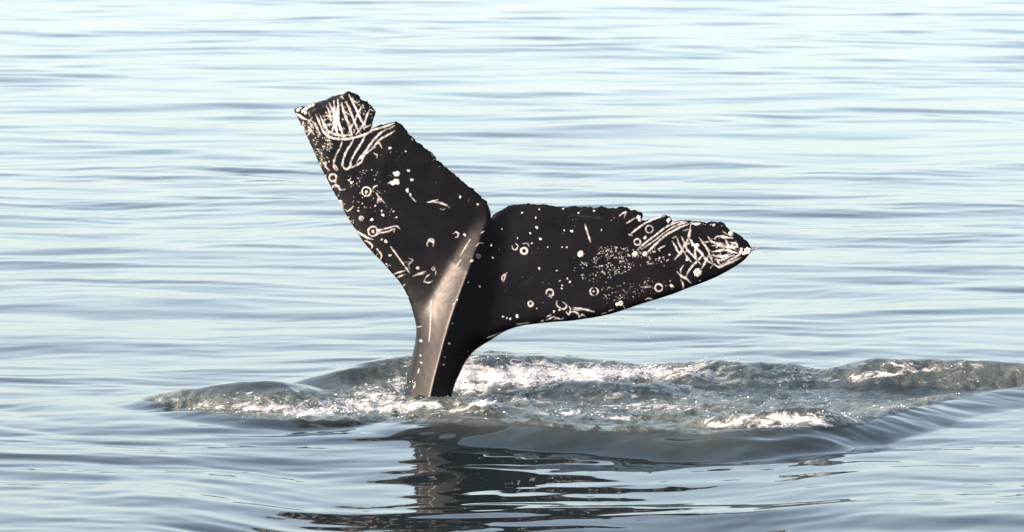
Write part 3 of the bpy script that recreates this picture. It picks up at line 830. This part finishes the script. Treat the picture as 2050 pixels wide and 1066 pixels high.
BARN = [(1272, 509, 5.5), (1292, 509, 5), (1397, 546, 8), (1497, 503, 7), (1396, 492, 4.5), (1463, 468, 4), (1243, 608, 5), (1236, 610, 3.5), (1163, 509, 6.5),
        (613, 219, 5), (607, 223, 4), (620, 214, 4.5), (597, 221, 4), (627, 211, 4), (612, 227, 3.5), (1484, 505, 4), (1489, 508, 3.5), (760, 462, 3), (734, 385, 3), (1376, 520, 3), (602, 217, 3)]
for i, (u, v, r) in enumerate(BARN):
    p, n = front_point(u, v)
    o = bpy.data.objects.new('barnacle', BM[i % 4]); COL.objects.link(o)
    o.parent = whale
    s = r * PXM
    q = n.to_track_quat('Z', 'Y').to_matrix().to_4x4()
    o.matrix_local = Matrix.Translation(p) @ q @ Matrix.Rotation(i * 1.3, 4, 'Z') @ Matrix.Diagonal((s, s, s * .8, 1))
# the stalked barnacle sticking out of the right tip
def tube(path, rad, n=8):
    vs_, fs = [], []
    for j, (p, r) in enumerate(zip(path, rad)):
        d = (path[min(j + 1, len(path) - 1)] - path[max(j - 1, 0)]).normalized()
        a = d.cross(Vector((0, 1, 0.1))).normalized(); b = d.cross(a)
        for i in range(n):
            an = 2 * math.pi * i / n
            vs_.append(p + a * r * math.cos(an) + b * r * math.sin(an))
    for j in range(len(path) - 1):
        for i in range(n):
            q = j * n
            fs.append((q + i, q + (i + 1) % n, q + n + (i + 1) % n, q + n + i))
    fs.append(tuple(range(n))[::-1]); fs.append(tuple(range((len(path) - 1) * n, len(path) * n)))
    return vs_, fs
p0, _ = front_point(1498, 503)
path = [p0 + Vector((dx * PXM, 0, dz * PXM)) for dx, dz in [(0, 0), (6, 2), (11, 3), (16, 5), (20, 5.5), (22, 5)]]
vs_, fs = tube(path, [r * PXM for r in (3.2, 2.6, 1.7, 1.5, 1.7, .5)])
m = bpy.data.meshes.new('stalked_barnacle'); m.from_pydata(vs_, [], fs); m.materials.append(M_STALK)
for pg in m.polygons: pg.use_smooth = True
o = bpy.data.objects.new('stalked_barnacle', m); COL.objects.link(o); o.parent = whale

# ------------------------------------------------------------------ foam flecks and spray
OCT = np.array([(1, 0, 0), (-1, 0, 0), (0, 1, 0), (0, -1, 0), (0, 0, 1), (0, 0, -1)], float)
OCTF = np.array([(0, 2, 4), (2, 1, 4), (1, 3, 4), (3, 0, 4), (2, 0, 5), (1, 2, 5), (3, 1, 5), (0, 3, 5)])

def blobs(name, pts, mat):
    V, F = [], []
    for (x, y, z, sx, sy, sz, rot) in pts:
        c, s = math.cos(rot), math.sin(rot)
        q = OCT * np.array([sx, sy, sz])
        V.append(np.stack([q[:, 0] * c - q[:, 1] * s + x, q[:, 0] * s + q[:, 1] * c + y, q[:, 2] + z], 1))
    n = len(V); V = np.vstack(V)
    F = (OCTF[None] + 6 * np.arange(n)[:, None, None]).reshape(-1, 3)
    m = bpy.data.meshes.new(name); m.from_pydata(V.tolist(), [], F.tolist()); m.materials.append(mat)
    m.polygons.foreach_set('use_smooth', np.ones(len(m.polygons), bool))
    o = bpy.data.objects.new(name, m); COL.objects.link(o)
    o['kind'] = 'stuff'
    return o

flat = (fm ** 3).ravel(); cum = np.cumsum(flat / flat.sum())
pick = np.searchsorted(cum, rng.random(3000))
pts = []
for i in pick:
    x = SX.ravel()[i] + rng.uniform(-.012, .012); y = SY.ravel()[i] + rng.uniform(-.02, .02)
    r = .003 + .007 * rng.random() ** 3
    pts.append((x, y, float(water_z(x, y)) + r * .2, r * rng.uniform(1, 2), r * rng.uniform(1, 2), r * .8, rng.random() * 3))
fo = blobs('foam', pts, M_FOAM)
fo['label'] = 'white foam flecks scattered on the churned water round the tail'
fo['category'] = 'foam'
pts = []
for k in range(420):
    cu, cv, su, sv = [(1450, 700, 60, 60), (820, 770, 18, 14), (1000, 715, 60, 10), (1600, 812, 60, 8), (1330, 640, 150, 60), (970, 795, 40, 12), (1430, 722, 50, 6)][k % 7]
    u = rng.normal(cu, su * .6); v = rng.normal(cv, sv * .6)
    yy = BY + rng.normal(0, .35)
    x, y, z = [float(q) for q in at_depth(np.array(u), np.array(v), yy)]
    if z < float(water_z(x, y)) + .01: z = float(water_z(x, y)) + .01 + abs(rng.normal(0, .03))
    r = .0012 + .0035 * rng.random() ** 2.5
    pts.append((x, y, z, r, r, r * 1.4, 0))
so = blobs('spray', pts, M_FOAM)
so['label'] = 'fine water drops falling from the flukes and splash'
so['category'] = 'spray'
